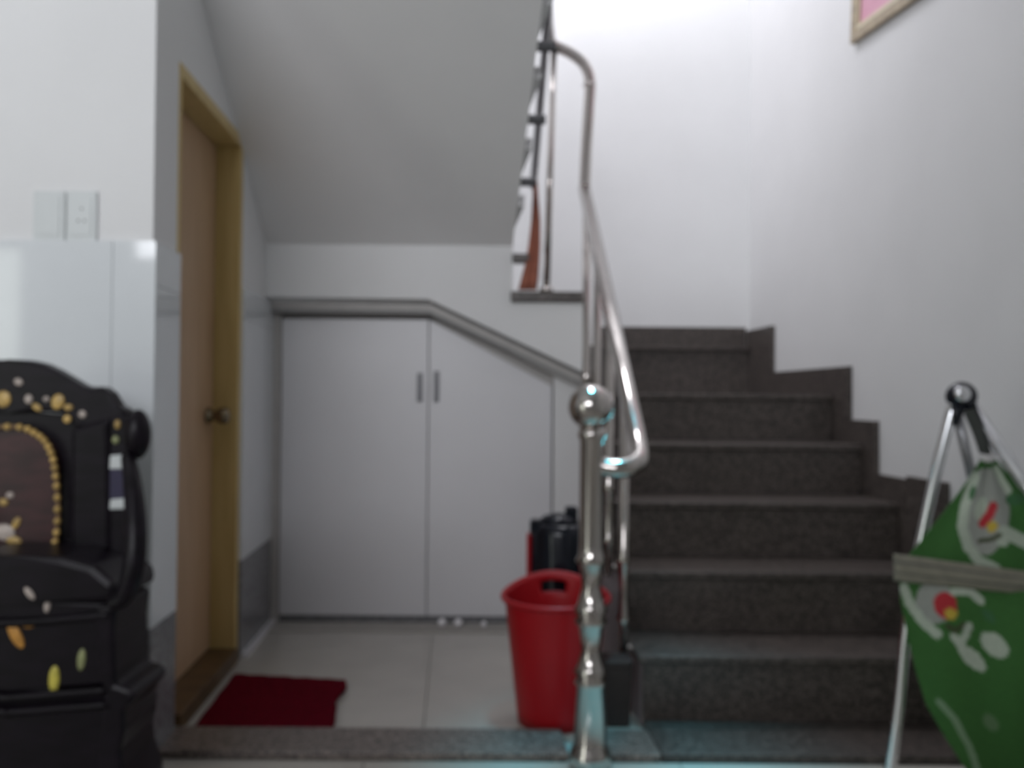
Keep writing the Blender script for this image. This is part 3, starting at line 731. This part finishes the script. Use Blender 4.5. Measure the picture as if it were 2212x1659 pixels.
# printed green material: colour attribute holds only the flat print
m = bpy.data.materials.new('green_print'); m.use_nodes = True
nt = m.node_tree; bs = nt.nodes['Principled BSDF']; bs.inputs['Roughness'].default_value = 0.85
at = nt.nodes.new('ShaderNodeVertexColor'); at.layer_name = 'print'
nz = nt.nodes.new('ShaderNodeTexNoise'); nz.inputs['Scale'].default_value = 40
mxn = nt.nodes.new('ShaderNodeMix'); mxn.data_type = 'RGBA'; mxn.blend_type = 'MULTIPLY'; mxn.inputs[0].default_value = 0.25
nt.links.new(at.outputs['Color'], mxn.inputs[6]); nt.links.new(nz.outputs['Fac'], mxn.inputs[7]); nt.links.new(mxn.outputs[2], bs.inputs['Base Color'])
MATS['green_print'] = m
GREEN = (0.042, 0.155, 0.03); PALE = (0.50, 0.58, 0.47); GREY = (0.36, 0.38, 0.34); RED = (0.50, 0.03, 0.04); YEL = (0.62, 0.45, 0.06); DARK = (0.06, 0.075, 0.03); DGR = (0.05, 0.16, 0.06)
def ell(x, y, cx, cy, a, b_, ang=0.0):
    dx, dy_ = x - cx, y - cy; c, s = math.cos(ang), math.sin(ang)
    u, v = dx*c + dy_*s, -dx*s + dy_*c
    return (u/a)**2 + (v/b_)**2 < 1
def seg(x, y, pts, w):
    for (x0, y0), (x1, y1) in zip(pts[:-1], pts[1:]):
        L = (x1-x0)**2 + (y1-y0)**2; t = max(0, min(1, ((x-x0)*(x1-x0) + (y-y0)*(y1-y0)) / L))
        if math.hypot(x - x0 - t*(x1-x0), y - y0 - t*(y1-y0)) < w: return True
    return False
def print_up(x, y):
    c = GREEN
    if ell(x, y, 2130, 1105, 50, 95, 0.05): c = GREY
    if seg(x, y, [(2105, 1030), (2085, 1090), (2078, 1140), (2090, 1180), (2115, 1212), (2150, 1228)], 11): c = PALE
    if seg(x, y, [(2150, 1012), (2165, 1040), (2178, 1060)], 7): c = PALE
    if seg(x, y, [(2170, 1150), (2212, 1170), (2270, 1200)], 14): c = PALE
    if ell(x, y, 2190, 1080, 20, 12): c = DGR
    if ell(x, y, 2118, 1100, 14, 26, 0.2): c = PALE
    if ell(x, y, 2100, 1065, 6, 16, 0.3): c = DGR
    if seg(x, y, [(2145, 1095), (2138, 1112), (2122, 1130)], 10): c = RED
    if ell(x, y, 2143, 1138, 11, 13, 0.6): c = YEL
    if seg(x, y, [(2115, 1168), (2140, 1166), (2160, 1155)], 5): c = DARK
    if ell(x, y, 2165, 1172, 12, 9): c = PALE
    return c
def print_lo(x, y):
    c = GREEN
    if ell(x, y, 2020, 1300, 42, 46, -0.3): c = GREY
    if seg(x, y, [(1952, 1270), (1965, 1305), (1990, 1340), (2025, 1370)], 10): c = PALE
    if seg(x, y, [(2060, 1278), (2095, 1278), (2118, 1298)], 9): c = PALE
    if ell(x, y, 2042, 1308, 25, 29, -0.4): c = RED
    if ell(x, y, 2053, 1326, 14, 12): c = YEL
    if seg(x, y, [(2048, 1352), (2062, 1362), (2082, 1348)], 6): c = DARK
    if seg(x, y, [(2060, 1375), (2075, 1395), (2092, 1352)], 8): c = PALE
    if ell(x, y, 2100, 1422, 38, 16, 0.75): c = PALE
    if ell(x, y, 2148, 1393, 36, 22, 0.7): c = PALE
    if ell(x, y, 2135, 1330, 20, 9, 0.8): c = DGR
    if seg(x, y, [(2028, 1515), (2060, 1550), (2088, 1600), (2104, 1640), (2115, 1680)], 7): c = (0.22, 0.34, 0.20)
    if ell(x, y, 2140, 1560, 22, 14, 0.9): c = (0.12, 0.22, 0.10)
    return c
def sheet(fn, color, nu, nv, name, mt, thick=0.003):
    b = NB(); lay = b.loops.layers.color.new('print'); vs = []; cs = []
    for i in range(nu + 1):
        rv, rc = [], []
        for jx_ in range(nv + 1):
            px, py, Y = fn(i / nu, jx_ / nv); rv.append(b.verts.new(P(px, py, Y))); rc.append(color(px, py) if color else (0, 0, 0))
        vs.append(rv); cs.append(rc)
    for i in range(nu):
        for jx_ in range(nv):
            idx = ((i, jx_), (i+1, jx_), (i+1, jx_+1), (i, jx_+1))
            f = b.faces.new([vs[a][c] for a, c in idx])
            for lp, (a, c) in zip(f.loops, idx):
                col = cs[a][c]; lp[lay] = tuple((12.92*v if v <= 0.0031308 else 1.055*v**(1/2.4) - 0.055) for v in col) + (1,)
    o = obj(name, b, mt, hm, smooth=True)
    s_ = o.modifiers.new('solid', 'SOLIDIFY'); s_.thickness = thick; s_.offset = 0
    return o
def up(u, v):      # u along the edge (left to right), v from the clip (0) to the band (1)
    xa, ya = 2118, 993; xb, yb = 2150, 990
    x0 = xa + (xb - xa) * u; y0 = ya
    x1 = 1958 + (2400 - 1958) * u; y1 = 1206 + (1262 - 1206) * u
    x = x0 + (x1 - x0) * (v ** (1.0 + 0.12 * (u < 0.5))); y = y0 + (y1 - y0) * v
    return x, y, 2.09 - 0.10 * v - 0.02 * math.sin(PI * v) + 0.006 * math.sin(u * 22) * (1 - 0.5*v)
sheet(up, print_up, 110, 70, 'upper_panel', 'green_print')
def lo_(u, v):
    # left edge of the sagging belly
    ys = [1258, 1300, 1380, 1450, 1520, 1590, 1659, 1700]; xs_ = [1944, 1946, 1962, 1978, 2000, 2040, 2085, 2120]
    t = v * 7; i = min(int(t), 6); fx = t - i
    xl_ = xs_[i] + (xs_[i+1] - xs_[i]) * fx; y = ys[i] + (ys[i+1] - ys[i]) * fx
    x = xl_ + (2390 - xl_) * u
    return x, y + 20 * u * (1 - v), 1.985 - 0.10 * math.sin(PI * min(1, v)) * (0.3 + u) + 0.05 * v + 0.006 * math.sin(u*17 + v*4)
sheet(lo_, print_lo, 110, 110, 'lower_panel', 'green_print')
def bd(u, v):
    x = 1931 + (2395 - 1931) * u
    return x, (1196 + 62 * u) + (58 - 14 * u) * v, 1.978 - 0.004 * math.sin(PI * v)
sheet(bd, None, 40, 6, 'edge_band', 'band_beige', 0.006)
def bd2(u, v): 
    x = 1931 + (2395 - 1931) * u
    return x, (1210 + 62 * u) + (28 - 8 * u) * v, 1.973
mat('band_grey', (0.14, 0.135, 0.115), 0.85, noise=0.1, nscale=40)
o_ = sheet(bd2, None, 40, 2, 'band_stripe', 'band_grey', 0.003)
b = NB(); ball(b, P(2132, 988, 2.09), 0.02, 1.0, 0.7, 0.8); obj('clip', b, 'clip_white', hm, smooth=True)
b = NB(); tube(b, smooth_path([P(2092, 886, 2.10), P(2112, 930, 2.095), P(2130, 982, 2.09)], 5), 0.013, 10); obj('strap', b, 'strap_dark', hm, smooth=True)
